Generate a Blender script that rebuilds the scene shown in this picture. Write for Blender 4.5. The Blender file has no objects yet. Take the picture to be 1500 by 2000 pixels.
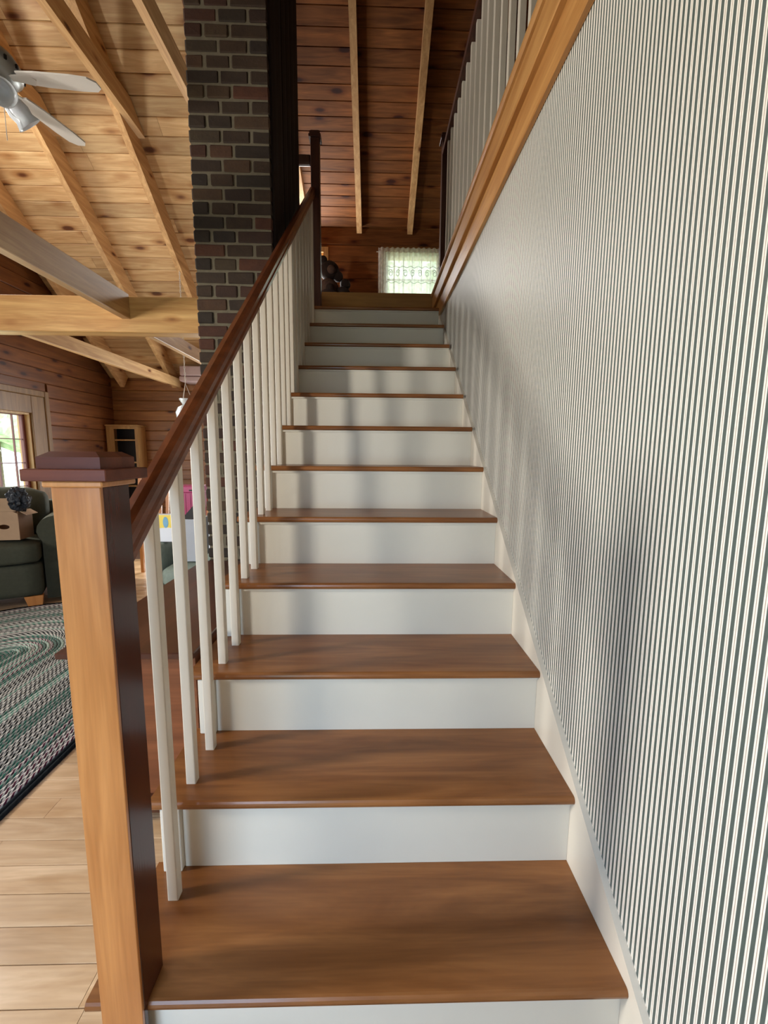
import bpy, bmesh, math, random
from mathutils import Vector, Matrix, Euler
random.seed(7)
S = bpy.context.scene
COL = S.collection
PI = math.pi

# ------------------------------------------------------------------ camera
cam_d = bpy.data.cameras.new('camera')
cam = bpy.data.objects.new('camera', cam_d)
COL.objects.link(cam)
CP = Vector((-0.48838544, 0.0, 1.19702651))
RT = Vector((0.9996770981, -0.0242496467, 0.0075930428))
UP = Vector((-0.0042694049, 0.1342775205, 0.9909345688))
FW = Vector((0.0250493882, 0.9906470119, -0.1341306305))
cam.matrix_world = Matrix(((RT.x, UP.x, -FW.x, CP.x), (RT.y, UP.y, -FW.y, CP.y), (RT.z, UP.z, -FW.z, CP.z), (0, 0, 0, 1)))
cam_d.sensor_fit = 'VERTICAL'
cam_d.sensor_height = 36.0
cam_d.lens = 845.0 / 2000.0 * 36.0
cam_d.clip_start = 0.02
S.camera = cam

# ------------------------------------------------------------------ world (bright overcast sky)
W = bpy.data.worlds.new('sky')
S.world = W
W.use_nodes = True
bg = W.node_tree.nodes['Background']
bg.inputs[0].default_value = (0.80, 0.91, 1.0, 1)
bg.inputs[1].default_value = 5.5

# ------------------------------------------------------------------ daylight through the windows
def area(name, loc, rot, sx, sy, power, color):
    l = bpy.data.lights.new(name, 'AREA')
    l.shape = 'RECTANGLE'
    l.size = sx; l.size_y = sy
    l.energy = power; l.color = color
    o = bpy.data.objects.new(name, l)
    o.location = loc; o.rotation_euler = rot
    COL.objects.link(o)
    return o
# window of the left wall, nearer than the frame shows
area('daylight_side_window', (-4.03, 0.32, 1.50), (0, -PI / 2, 0), 0.80, 0.34, 142, (1.0, 0.97, 0.92))
# glazed wall behind the camera
area('daylight_entry_window', (-1.14, -0.56, 0.92), (PI / 2 - 0.8, 0, -0.05), 0.56, 1.1, 23, (0.38, 0.62, 1.0))
area('daylight_sofa_window', (-4.13, 3.78, 1.06), (0, -PI / 2 - math.radians(15), 0), 0.95, 0.80, 20, (1.0, 0.97, 0.92))
area('daylight_gable_window', (-4.02, 3.0, 3.45), (0, -PI / 2, 0), 0.55, 0.95, 44, (1.0, 0.96, 0.90))
# glazed door of the far wall, behind the chimney
area('daylight_garden_door', (-2.05, 6.12, 1.10), (-PI / 2, 0, 0), 0.66, 1.7, 80, (0.92, 0.96, 1.0))

# window of the upper floor, behind the upper newel post
area('daylight_loft_window', (-1.39, 6.14, 3.40), (-PI / 2 - 0.28, 0, 0), 0.36, 0.7, 52, (0.98, 0.98, 0.96))
# sun over the garden side, grazing in through the left windows
sun_d = bpy.data.lights.new('sun', 'SUN')
sun_d.energy = 5.0; sun_d.angle = math.radians(2.5); sun_d.color = (1.0, 0.94, 0.82)
sun = bpy.data.objects.new('sun', sun_d)
sun.rotation_euler = Vector((-math.cos(math.radians(36)), -0.03, math.sin(math.radians(36)))).to_track_quat('Z', 'Y').to_euler()
COL.objects.link(sun)

# ------------------------------------------------------------------ exposure
S.view_settings.view_transform = 'Standard'
S.view_settings.look = 'None'
S.view_settings.gamma = 1.0
S.view_settings.use_curve_mapping = False
S.view_settings.exposure = -0.15

# ================================================================== materials
def srgb(r, g, b):
    f = lambda c: (c / 12.92) if c <= 0.04045 else ((c + 0.055) / 1.055) ** 2.4
    return (f(r / 255), f(g / 255), f(b / 255), 1)

class NT:
    def __init__(self, name):
        self.m = bpy.data.materials.new(name)
        self.m.use_nodes = True
        self.t = self.m.node_tree
        self.b = self.t.nodes['Principled BSDF']
    def n(self, typ, **kw):
        nd = self.t.nodes.new(typ)
        for k, v in kw.items():
            setattr(nd, k, v)
        return nd
    def l(self, a, b):
        self.t.links.new(a, b)
    def math(self, op, a, b=None, c=None):
        nd = self.n('ShaderNodeMath', operation=op)
        for i, v in enumerate((a, b, c)):
            if v is None: continue
            if isinstance(v, (int, float)): nd.inputs[i].default_value = v
            else: self.l(v, nd.inputs[i])
        return nd.outputs[0]
    def ramp(self, fac, stops):
        nd = self.n('ShaderNodeValToRGB')
        e = nd.color_ramp.elements
        e[0].position, e[0].color = stops[0]
        e[1].position, e[1].color = stops[-1]
        for p, c in stops[1:-1]:
            q = e.new(p); q.color = c
        self.l(fac, nd.inputs[0])
        return nd.outputs[0]
    def mix(self, fac, a, b, typ='MIX'):
        nd = self.n('ShaderNodeMix', data_type='RGBA', blend_type=typ)
        for i, v in ((0, fac), (6, a), (7, b)):
            if isinstance(v, (int, float)): nd.inputs[i].default_value = v
            elif isinstance(v, tuple): nd.inputs[i].default_value = v
            else: self.l(v, nd.inputs[i])
        return nd.outputs[2]
    def coords(self, kind='Object', rnd=True):
        tc = self.n('ShaderNodeTexCoord')
        if not rnd: return tc.outputs[kind]
        oi = self.n('ShaderNodeObjectInfo')
        v = self.n('ShaderNodeVectorMath', operation='SCALE')
        v.inputs[0].default_value = (37.3, 19.7, 53.1)
        self.l(oi.outputs['Random'], v.inputs['Scale'])
        a = self.n('ShaderNodeVectorMath', operation='ADD')
        self.l(tc.outputs[kind], a.inputs[0]); self.l(v.outputs[0], a.inputs[1])
        return a.outputs[0]
    def mapped(self, vec, scale):
        mp = self.n('ShaderNodeMapping')
        mp.inputs['Scale'].default_value = scale
        self.l(vec, mp.inputs['Vector'])
        return mp.outputs[0]
    def noise(self, vec, scale, detail=3, rough=.5, dist=0):
        nd = self.n('ShaderNodeTexNoise')
        nd.inputs['Scale'].default_value = scale
        nd.inputs['Detail'].default_value = detail
        nd.inputs['Roughness'].default_value = rough
        nd.inputs['Distortion'].default_value = dist
        self.l(vec, nd.inputs['Vector'])
        return nd.outputs['Fac']
    def bump(self, h, strength=.2, dist=.002):
        nd = self.n('ShaderNodeBump')
        nd.inputs['Strength'].default_value = strength
        nd.inputs['Distance'].default_value = dist
        self.l(h, nd.inputs['Height'])
        self.l(nd.outputs[0], self.b.inputs['Normal'])

def wood(name, dark, light, axis, rough=.45, knots=0.0, var=.16, coat=0.0, grain=1.0, spec=.5):
    t = NT(name)
    co = t.coords()
    ax = 'xyz'.index(axis)
    def sc(al, ac):
        v = [ac] * 3; v[ax] = al
        return tuple(v)
    f1 = t.noise(t.mapped(co, sc(1.3, 15 * grain)), 1.6, 4, .55, .8)
    c = t.ramp(f1, [(.3, dark), (.5, tuple((a * .6 + b * .4) for a, b in zip(dark, light))), (.72, light)])
    f2 = t.noise(t.mapped(co, sc(3.0, 95 * grain)), 2.0, 2, .5)
    c = t.mix(.35, c, t.ramp(f2, [(.3, (.72, .66, .6, 1)), (.65, (1.08, 1.06, 1.04, 1))]), 'MULTIPLY')
    if knots > 0:
        vn = t.n('ShaderNodeTexVoronoi', feature='F1')
        vn.inputs['Scale'].default_value = 1.0
        t.l(t.mapped(co, sc(2.6, 6.5)), vn.inputs['Vector'])
        d = vn.outputs['Distance']
        k = t.ramp(d, [(0.0, (.16, .07, .03, 1)), (.09 * knots, (.22, .10, .045, 1)), (.15 * knots, (.75, .62, .5, 1)), (.26 * knots, (1, 1, 1, 1))])
        c = t.mix(1.0, c, k, 'MULTIPLY')
    oi = t.n('ShaderNodeObjectInfo')
    hs = t.n('ShaderNodeHueSaturation')
    val = t.math('MULTIPLY_ADD', oi.outputs['Random'], var * 2, 1 - var)
    t.l(val, hs.inputs['Value'])
    t.l(c, hs.inputs['Color'])
    t.l(hs.outputs[0], t.b.inputs['Base Color'])
    t.b.inputs['Roughness'].default_value = rough
    t.b.inputs['Specular IOR Level'].default_value = spec
    if coat:
        t.b.inputs['Coat Weight'].default_value = coat
        t.b.inputs['Coat Roughness'].default_value = .12
    t.bump(f2, .08, .001)
    return t.m

def plain(name, col, rough=.5, nscale=6.0, amt=.08, bump=0.0, metal=0.0, var=0.0, spec=.5):
    t = NT(name)
    co = t.coords()
    f = t.noise(co, nscale, 4, .6)
    lo = tuple(c * (1 - amt) for c in col[:3]) + (1,)
    hi = tuple(min(1, c * (1 + amt)) for c in col[:3]) + (1,)
    c = t.ramp(f, [(.3, lo), (.7, hi)])
    if var:
        oi = t.n('ShaderNodeObjectInfo')
        hs = t.n('ShaderNodeHueSaturation')
        t.l(t.math('MULTIPLY_ADD', oi.outputs['Random'], var * 2, 1 - var), hs.inputs['Value'])
        t.l(c, hs.inputs['Color'])
        c = hs.outputs[0]
    t.l(c, t.b.inputs['Base Color'])
    t.b.inputs['Roughness'].default_value = rough
    t.b.inputs['Metallic'].default_value = metal
    t.b.inputs['Specular IOR Level'].default_value = spec
    if bump:
        t.bump(t.noise(co, nscale * 25, 3, .6), bump, .003)
    return t.m

PINE_D, PINE_L = srgb(182, 140, 92), srgb(220, 188, 140)
M = {}
M['pine_x'] = wood('knotty_pine_x', PINE_D, PINE_L, 'x', .5, knots=1.25, var=.2)
M['pine_y'] = wood('knotty_pine_y', PINE_D, PINE_L, 'y', .5, knots=1.0)
M['dormer'] = wood('amber_pine_x', srgb(96, 56, 24), srgb(142, 88, 44), 'x', .6, knots=1.25, spec=.25)
M['pine_wall_x'] = wood('amber_pine_wall_x', srgb(124, 76, 34), srgb(160, 106, 54), 'x', .42, knots=.9)
M['pine_wall_y'] = wood('amber_pine_wall_y', srgb(96, 52, 20), srgb(130, 78, 36), 'y', .42, knots=.9)
M['rafter'] = wood('rafter_pine', srgb(178, 134, 86), srgb(214, 174, 122), 'y', .5, knots=.7)
M['rafter_x'] = wood('beam_pine', srgb(196, 142, 78), srgb(232, 186, 118), 'x', .42, knots=.8)
M['trim_y'] = wood('golden_pine_trim', srgb(164, 110, 54), srgb(200, 148, 86), 'y', .38, knots=.55, var=.05)
M['trim_x'] = wood('golden_pine_board', srgb(150, 104, 52), srgb(182, 132, 70), 'x', .4, var=.05)
M['tread'] = wood('tread_maple', srgb(112, 66, 30), srgb(156, 102, 56), 'x', .34, var=.07, coat=.15, grain=.7, spec=.35)
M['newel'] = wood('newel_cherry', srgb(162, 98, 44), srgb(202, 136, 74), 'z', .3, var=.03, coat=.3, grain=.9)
M['cherry'] = wood('cap_cherry', srgb(86, 42, 28), srgb(116, 62, 42), 'x', .4, var=.05, spec=.2)
M['rail'] = wood('rail_cherry', srgb(90, 42, 18), srgb(126, 66, 32), 'y', .28, var=.05, coat=.2, spec=.35)
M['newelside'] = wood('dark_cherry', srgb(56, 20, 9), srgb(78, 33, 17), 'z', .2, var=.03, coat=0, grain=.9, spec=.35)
M['darkpost'] = wood('dark_stained_post', srgb(58, 30, 20), srgb(84, 46, 30), 'z', .4, var=.1)
M['timber'] = wood('black_timber', srgb(26, 18, 14), srgb(44, 32, 25), 'z', .75, var=.05, spec=.2)
M['white'] = plain('white_paint', srgb(216, 209, 192), .38, 3.0, .02)
M['whitec'] = plain('cream_paint', srgb(214, 204, 186), .4, 3.0, .025)
M['floor'] = wood('birch_floor', srgb(176, 140, 100), srgb(214, 184, 148), 'x', .3, var=.11, coat=.2, grain=.55)
M['sideboard'] = wood('sideboard_wood', srgb(98, 54, 30), srgb(126, 74, 44), 'x', .35, var=.05, coat=.2)
M['sidetop'] = wood('sideboard_top', srgb(62, 32, 20), srgb(84, 46, 30), 'y', .3, var=.05, coat=.3)
M['light_oak'] = wood('light_oak', srgb(170, 128, 76), srgb(204, 164, 108), 'z', .4, var=.06)
M['chairwood'] = wood('chair_wood', srgb(176, 112, 54), srgb(208, 146, 82), 'z', .35, var=.06)
M['mortar'] = plain('mortar', srgb(104, 95, 76), .9, 30, .15, bump=.5)
M['sofa'] = plain('dark_green_fabric', srgb(66, 68, 54), .85, 40, .12, bump=.3)
M['armchair'] = plain('grey_green_fabric', srgb(136, 148, 136), .8, 40, .1, bump=.3)
M['card'] = plain('cardboard', srgb(178, 148, 118), .8, 12, .06)
M['carddark'] = plain('darker_cardboard', srgb(124, 92, 66), .85, 12, .06)  # darker card for the back, bottom and right side walls
M['blackplastic'] = plain('black_plastic_film', srgb(26, 34, 44), .28, 20, .3, bump=.6)
M['paper'] = plain('white_paper', srgb(236, 240, 246), .5, 5, .02)
M['yellow'] = plain('yellow_print', srgb(250, 222, 96), .5, 5, .03)
M['blueprint'] = plain('pale_blue_print', srgb(122, 176, 206), .5, 9, .12)
M['grey'] = plain('grey_board', srgb(178, 182, 188), .6, 9, .05)
M['black'] = plain('black_card', srgb(24, 20, 18), .5, 9, .1)
M['pink'] = plain('pink_plastic', srgb(196, 78, 128), .35, 5, .05)
M['red'] = plain('red_weave', srgb(150, 38, 38), .55, 60, .25, bump=.4)
M['fanwhite'] = plain('fan_white', srgb(214, 206, 196), .45, 8, .03)
M['fanmetal'] = plain('fan_motor', srgb(150, 148, 142), .35, 8, .06, metal=.3)
M['maroon'] = plain('maroon_sash', srgb(116, 62, 58), .45, 8, .05)
M['outgreen'] = plain('foliage', srgb(206, 220, 190), .8, 3.0, .45, bump=.6, var=.25)
M['bark'] = plain('bark', srgb(96, 80, 66), .9, 12, .3)
M['grass'] = plain('lawn', srgb(186, 206, 160), .9, 2.0, .2)
M['plush'] = plain('brown_plush', srgb(40, 26, 20), .95, 40, .2, bump=.6)
M['plushlight'] = plain('pale_plush', srgb(86, 66, 56), .95, 40, .2, bump=.6)
M['mauve'] = plain('daylit_board', srgb(176, 150, 148), .5, 8, .06)  # pale mauve holds the cool daylight falling on the beam
M['base'] = plain('rough_backing', srgb(84, 54, 30), .9, 6, .1)
M['plaster'] = plain('plaster', srgb(112, 92, 74), .8, 6, .03)
M['lacework'] = plain('lace_thread', srgb(140, 150, 132), .8, 9, .04)
M['hallshade'] = plain('dim_hall_shade', srgb(74, 60, 60), .8, 6, .05)  # hall wall darkened: shade of the upper hall put in the colour, less bounce
M['casing'] = wood('backlit_casing_wood', srgb(110, 80, 46), srgb(140, 106, 66), 'z', .45, var=.04)  # light oak darkened: backlit shade of the window casing put into the colour
M['shade_glass'] = plain('frosted_glass', srgb(236, 240, 244), .25, 8, .02)
M['shade_glass'].node_tree.nodes['Principled BSDF'].inputs['Transmission Weight'].default_value = .35

def make_brick():
    t = NT('old_brick')
    co = t.coords()
    oi = t.n('ShaderNodeObjectInfo')
    base = t.ramp(oi.outputs['Random'], [(0, srgb(46, 32, 19)), (.2, srgb(58, 41, 24)), (.4, srgb(38, 29, 20)), (.6, srgb(74, 39, 20)), (.8, srgb(66, 52, 33)), (1, srgb(32, 24, 17))])
    f = t.noise(co, 22, 5, .65)
    c = t.mix(.6, base, t.ramp(f, [(.3, (.55, .5, .48, 1)), (.7, (1.15, 1.1, 1.0, 1))]), 'MULTIPLY')
    t.l(c, t.b.inputs['Base Color'])
    t.b.inputs['Roughness'].default_value = .85
    t.bump(t.noise(co, 70, 4, .7), .5, .004)
    return t.m
M['brick'] = make_brick()

def make_paper_stripes():
    t = NT('striped_wallpaper')
    tc = t.n('ShaderNodeTexCoord')
    sp = t.n('ShaderNodeSeparateXYZ')
    t.l(tc.outputs['Object'], sp.inputs[0])
    u = t.math('FRACT', t.math('DIVIDE', t.math('ADD', sp.outputs['Y'], 10.0), 0.01282))
    dark, cream, line = srgb(80, 90, 84), srgb(238, 231, 218), srgb(164, 140, 116)
    nd = t.n('ShaderNodeValToRGB'); nd.color_ramp.interpolation = 'CONSTANT'
    e = nd.color_ramp.elements
    e[0].position = 0; e[0].color = dark
    e[1].position = .50; e[1].color = cream
    for p, c in ((.70, line), (.78, cream)):
        q = e.new(p); q.color = c
    t.l(u, nd.inputs[0])
    f = t.noise(tc.outputs['Object'], 160, 3, .6)
    c = t.mix(.5, nd.outputs[0], t.ramp(f, [(.3, (.86, .86, .86, 1)), (.7, (1.08, 1.08, 1.08, 1))]), 'MULTIPLY')
    t.l(c, t.b.inputs['Base Color'])
    t.b.inputs['Roughness'].default_value = .5
    return t.m
M['stripes'] = make_paper_stripes()

def make_glass():
    t = NT('window_glass')
    tr = t.n('ShaderNodeBsdfTransparent'); gl = t.n('ShaderNodeBsdfGlossy')
    gl.inputs['Roughness'].default_value = .02
    mx = t.n('ShaderNodeMixShader'); mx.inputs[0].default_value = .06
    t.l(tr.outputs[0], mx.inputs[1]); t.l(gl.outputs[0], mx.inputs[2])
    t.l(mx.outputs[0], t.t.nodes['Material Output'].inputs['Surface'])
    return t.m
M['glass'] = make_glass()

def make_lace():
    t = NT('white_lace')
    tc = t.n('ShaderNodeTexCoord')
    w = t.n('ShaderNodeTexVoronoi', feature='SMOOTH_F1'); w.inputs['Scale'].default_value = 24
    t.l(tc.outputs['Object'], w.inputs['Vector'])
    pat = t.ramp(w.outputs['Distance'], [(.15, (0, 0, 0, 1)), (.55, (1, 1, 1, 1))])
    df = t.n('ShaderNodeBsdfDiffuse'); df.inputs[0].default_value = srgb(240, 238, 232)
    tl = t.n('ShaderNodeBsdfTranslucent'); tl.inputs[0].default_value = srgb(246, 244, 236)
    tr = t.n('ShaderNodeBsdfTransparent')
    m1 = t.n('ShaderNodeMixShader'); m1.inputs[0].default_value = .6
    t.l(df.outputs[0], m1.inputs[1]); t.l(tl.outputs[0], m1.inputs[2])
    m2 = t.n('ShaderNodeMixShader')
    t.l(t.math('MULTIPLY_ADD', pat, .26, .08), m2.inputs[0])
    t.l(m1.outputs[0], m2.inputs[1]); t.l(tr.outputs[0], m2.inputs[2])
    t.l(m2.outputs[0], t.t.nodes['Material Output'].inputs['Surface'])
    return t.m
M['lace'] = make_lace()

def make_braid():
    # two-tone braid: the strand colours alternate along the coil (UV.x) in slanted stitches
    t = NT('braided_wool')
    tc = t.n('ShaderNodeTexCoord')
    sp = t.n('ShaderNodeSeparateXYZ')
    t.l(tc.outputs['UV'], sp.inputs[0])
    a = t.math('FRACT', t.math('ADD', t.math('MULTIPLY', sp.outputs['X'], 1 / .030), t.math('MULTIPLY', t.math('ABSOLUTE', sp.outputs['Y']), .9)))
    oi = t.n('ShaderNodeObjectInfo')
    a = t.math('FRACT', t.math('ADD', a, t.math('MULTIPLY', oi.outputs['Random'], 7.0)))
    s1 = t.math('LESS_THAN', a, .5)
    stretch = t.mix(oi.outputs['Alpha'], (.015, .018, .02, 1), srgb(232, 228, 218))
    c = t.mix(s1, oi.outputs['Color'], stretch)
    f = t.noise(t.coords(), 9, 3, .6)
    c = t.mix(.6, c, t.ramp(f, [(.3, (.6, .6, .6, 1)), (.7, (1.2, 1.2, 1.2, 1))]), 'MULTIPLY')
    t.l(c, t.b.inputs['Base Color'])
    t.b.inputs['Roughness'].default_value = .95
    t.b.inputs['Specular IOR Level'].default_value = .1
    return t.m
M['braid'] = make_braid()

# ================================================================== builders
def link(o, parent=None):
    COL.objects.link(o)
    if parent is not None: o.parent = parent
    return o

def worg(o):
    v = Vector((0, 0, 0))
    while o is not None:
        v = v + o.location
        o = o.parent
    return v

def tag(o, label=None, cat=None, group=None, kind=None):
    if label: o['label'] = label
    if cat: o['category'] = cat
    if group: o['group'] = group
    if kind: o['kind'] = kind
    return o

def thing(name, loc, label, cat, group=None, rot=0.0):
    o = bpy.data.objects.new(name, None)
    o.empty_display_size = .05
    o.location = loc
    o.rotation_euler = (0, 0, rot)
    COL.objects.link(o)
    return tag(o, label, cat, group)

def struct(name, bm, mat, **kw):
    o = obj(name, bm, mat, **kw)
    o['kind'] = 'structure'
    return o

def obj(name, bm, mat, parent=None, local=False, smooth=False, loc=None):
    """bm in world coordinates (unless local); becomes one mesh object"""
    me = bpy.data.meshes.new(name)
    off = Vector((0, 0, 0))
    if parent is not None and not local:
        off = worg(parent)
    if loc is not None:
        off = off + Vector(loc)
    if off.length > 0:
        bmesh.ops.translate(bm, verts=bm.verts, vec=-off)
    bmesh.ops.recalc_face_normals(bm, faces=bm.faces)
    bm.to_mesh(me); bm.free()
    if smooth:
        for p in me.polygons: p.use_smooth = True
    me.materials.append(M[mat] if isinstance(mat, str) else mat)
    o = bpy.data.objects.new(name, me)
    if loc is not None: o.location = loc
    return link(o, parent)

def clone(src, parent=None, loc=None):
    o = src.copy()
    if loc is not None: o.location = loc
    return link(o, parent if parent is not None else src.parent)

def add_box(bm, x0, x1, y0, y1, z0, z1, bev=0.0, seg=1):
    r = bmesh.ops.create_cube(bm, size=1.0)
    vs = r['verts']
    for v in vs:
        v.co = Vector(((x0 + x1) / 2 + v.co.x * (x1 - x0), (y0 + y1) / 2 + v.co.y * (y1 - y0), (z0 + z1) / 2 + v.co.z * (z1 - z0)))
    if bev:
        es = {e for v in vs for e in v.link_edges}
        bmesh.ops.bevel(bm, geom=list(es), offset=bev, segments=seg, profile=.5, affect='EDGES')
    return bm

def box(*a, **k):
    return add_box(bmesh.new(), *a, **k)

def add_prism(bm, pts, d0, d1, fmap):
    """closed profile pts [(p,q)] extruded from d0 to d1; fmap(p,q,d)->xyz"""
    a = [bm.verts.new(fmap(p, q, d0)) for p, q in pts]
    b = [bm.verts.new(fmap(p, q, d1)) for p, q in pts]
    n = len(pts)
    bm.faces.new(a); bm.faces.new(list(reversed(b)))
    for i in range(n):
        bm.faces.new((a[i], b[i], b[(i + 1) % n], a[(i + 1) % n]))
    return bm

def prism(pts, d0, d1, fmap):
    return add_prism(bmesh.new(), pts, d0, d1, fmap)

YZ = lambda p, q, d: (d, p, q)      # profile in (y,z), along x
XZ = lambda p, q, d: (p, d, q)      # profile in (x,z), along y
XY = lambda p, q, d: (p, q, d)      # profile in (x,y), along z

def add_tube(bm, pts, rad, seg=8, closed=False):
    rings = []
    n = len(pts)
    for i, p in enumerate(pts):
        p = Vector(p)
        a = Vector(pts[i - 1]) if (i > 0 or closed) else p
        b = Vector(pts[(i + 1) % n]) if (i < n - 1 or closed) else p
        d = (b - a).normalized()
        s = d.cross(Vector((0, 0, 1)))
        if s.length < 1e-4: s = d.cross(Vector((0, 1, 0)))
        s.normalize(); u = s.cross(d)
        r = rad[i] if isinstance(rad, (list, tuple)) else rad
        rings.append([bm.verts.new(p + (s * math.cos(2 * PI * k / seg) + u * math.sin(2 * PI * k / seg)) * r) for k in range(seg)])
    m = n if closed else n - 1
    for i in range(m):
        A, B = rings[i], rings[(i + 1) % n]
        for k in range(seg):
            bm.faces.new((A[k], A[(k + 1) % seg], B[(k + 1) % seg], B[k]))
    if not closed:
        bm.faces.new(rings[0]); bm.faces.new(list(reversed(rings[-1])))
    return bm

def add_lathe(bm, prof, c, seg=20, axis=None):
    """prof [(r,h)] turned around a vertical (or given) axis through c"""
    ax = Vector(axis or (0, 0, 1)).normalized()
    s = ax.orthogonal().normalized(); u = ax.cross(s)
    c = Vector(c); rings = []
    for r, h in prof:
        rings.append([bm.verts.new(c + ax * h + (s * math.cos(2 * PI * k / seg) + u * math.sin(2 * PI * k / seg)) * max(r, 1e-4)) for k in range(seg)])
    for A, B in zip(rings, rings[1:]):
        for k in range(seg):
            bm.faces.new((A[k], A[(k + 1) % seg], B[(k + 1) % seg], B[k]))
    bm.faces.new(rings[0]); bm.faces.new(list(reversed(rings[-1])))
    return bm

def add_ball(bm, c, r, sx=1, sy=1, sz=1, u=14, v=10):
    res = bmesh.ops.create_uvsphere(bm, u_segments=u, v_segments=v, radius=r)
    for w in res['verts']:
        w.co = Vector((c[0] + w.co.x * sx, c[1] + w.co.y * sy, c[2] + w.co.z * sz))
    return bm

# ================================================================== key dimensions
R, Y0, G, N, T = 0.19, 0.678, 0.2471, 0.0216, 0.0217
YW, XL = 6.2, -4.09                  # far wall, left wall
ZL = 13 * R                          # upper floor level 2.47
def roof(y): return 2.176 + .75 * (YW - y)
def dorm(y): return 4.15 + .5 * (YW - y)
YR = 0.5                             # ridge
YB0 = -.638

# ================================================================== the setting
# ---- ground floor
fl = struct('floor', box(XL - .1, 1.7, -2.7, YW + .1, -.16, -.018), 'base')
nrow = 0
y = -0.62
while y < 4.75:
    x = XL + .01
    first = True
    while x < -1.0 + .9:
        L = random.uniform(.55, 1.5)
        if first: L *= random.uniform(.3, 1); first = False
        x1 = min(x + L, -.05)
        if not (y > 0.75 and x1 > -.99 and x > -.99):
            xe = x1 if y < .62 else min(x1, -.975)
            if xe - x > .04:
                b = prism([(y + .001, -.018), (y + .0826, -.018), (y + .0826, -.001), (y + .0815, 0), (y + .002, 0), (y + .001, -.001)], x + .0006, xe - .0006, YZ)
                obj('floorboard', b, 'floor', fl)
        x = x1
        if x >= -.06: break
    y += .0836

# ---- right wall (papered), open stairwell above it
struct('wall_right', box(.015, .12, YB0, 3.70, -.15, 2.235), 'stripes')
# upper hall floor to the right and landing
uf = struct('floor_upper', box(.02, 1.62, YB0, YW, 2.236, 2.447), 'base')
struct('floor_landing', box(-1.82, .02, 3.69, YW, 2.25, ZL - .001), 'trim_x')
# upper hall boards on the right
obj('floorboard', box(.02, 1.62, YB0, YW, 2.4475, ZL - .001), 'trim_y', uf)
# edge mouldings of the upper floor along the stairwell
struct('trim_1', box(-.003, .0148, YB0, 3.66, 2.228, 2.338, bev=.002), 'trim_y')
struct('trim_2', box(-.022, .0195, YB0, 3.66, 2.3385, 2.432, bev=.003), 'trim_y')
def nose_prof(x0, x1, z0, z1, k=5):
    r = (z1 - z0) / 2
    pts = [(x1, z0), (x1, z1)]
    for i in range(k + 1):
        a = PI / 2 + PI * i / k
        pts.append((x0 + r + math.cos(a) * r, (z0 + z1) / 2 + math.sin(a) * r))
    return pts
struct('trim_3', prism(nose_prof(-.036, .0195, 2.4325, ZL), YB0, 3.66, XZ), 'trim_y')

# ---- left wall with two windows and its boards
WIN1 = (3.30, 4.74, .52, 1.60)       # y0,y1,z0,z1 visible window
WIN2 = (.03, .61, .96, 2.04)        # window nearer than the frame shows
WIN3 = (2.50, 3.50, 3.12, 3.78)       # gable window above the sofa window
def left_wall():
    bm = bmesh.new()
    x0, x1 = XL - .14, XL - .002
    ys = [-2.7, WIN2[0], WIN2[1], WIN1[0], WIN1[1], YW + .1]
    for i in range(5):
        if i == 1:
            add_box(bm, x0, x1, ys[i], ys[i + 1], -.15, WIN2[2]); add_box(bm, x0, x1, ys[i], ys[i + 1], WIN2[3], 2.1)
        elif i == 3:
            add_box(bm, x0, x1, ys[i], ys[i + 1], -.15, WIN1[2]); add_box(bm, x0, x1, ys[i], ys[i + 1], WIN1[3], 2.1)
        else:
            add_box(bm, x0, x1, ys[i], ys[i + 1], -.15, 2.1)
    a, b_, c, d = WIN3
    add_prism(bm, [(-2.7, 2.1), (a, 2.1), (a, roof(a) + .1), (YR, roof(YR) + .1), (-2.7, 4.2)], x0, x1, YZ)
    add_prism(bm, [(b_, 2.1), (YW + .1, 2.1), (YW + .1, roof(YW) + .05), (b_, roof(b_) + .1)], x0, x1, YZ)
    add_box(bm, x0, x1, a, b_, 2.1, c)
    add_prism(bm, [(a, d), (b_, d), (b_, roof(b_) + .1), (a, roof(a) + .1)], x0, x1, YZ)
    return bm
wl = struct('wall_left', left_wall(), 'pine_wall_y')
z = .0
while z < 2.9:
    z1 = z + .148
    ytop = min(YW - .004, YW - (z1 - 2.176) / .75 - .02) if z1 > 2.176 else YW - .004
    for (a, b_) in (((4.98, ytop),) if z < 1.84 else ((3.78, ytop),)):
        if b_ - a > .1:
            pr = [(z + .002, XL - .001), (z1 - .002, XL - .001), (z1 - .002, XL + .010), (z1 - .008, XL + .016), (z + .008, XL + .016), (z + .002, XL + .010)]
            obj('wall_board', prism(pr, a, b_, lambda p, q, d: (q, d, p)), 'pine_wall_y', wl)
    z += .148

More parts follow.
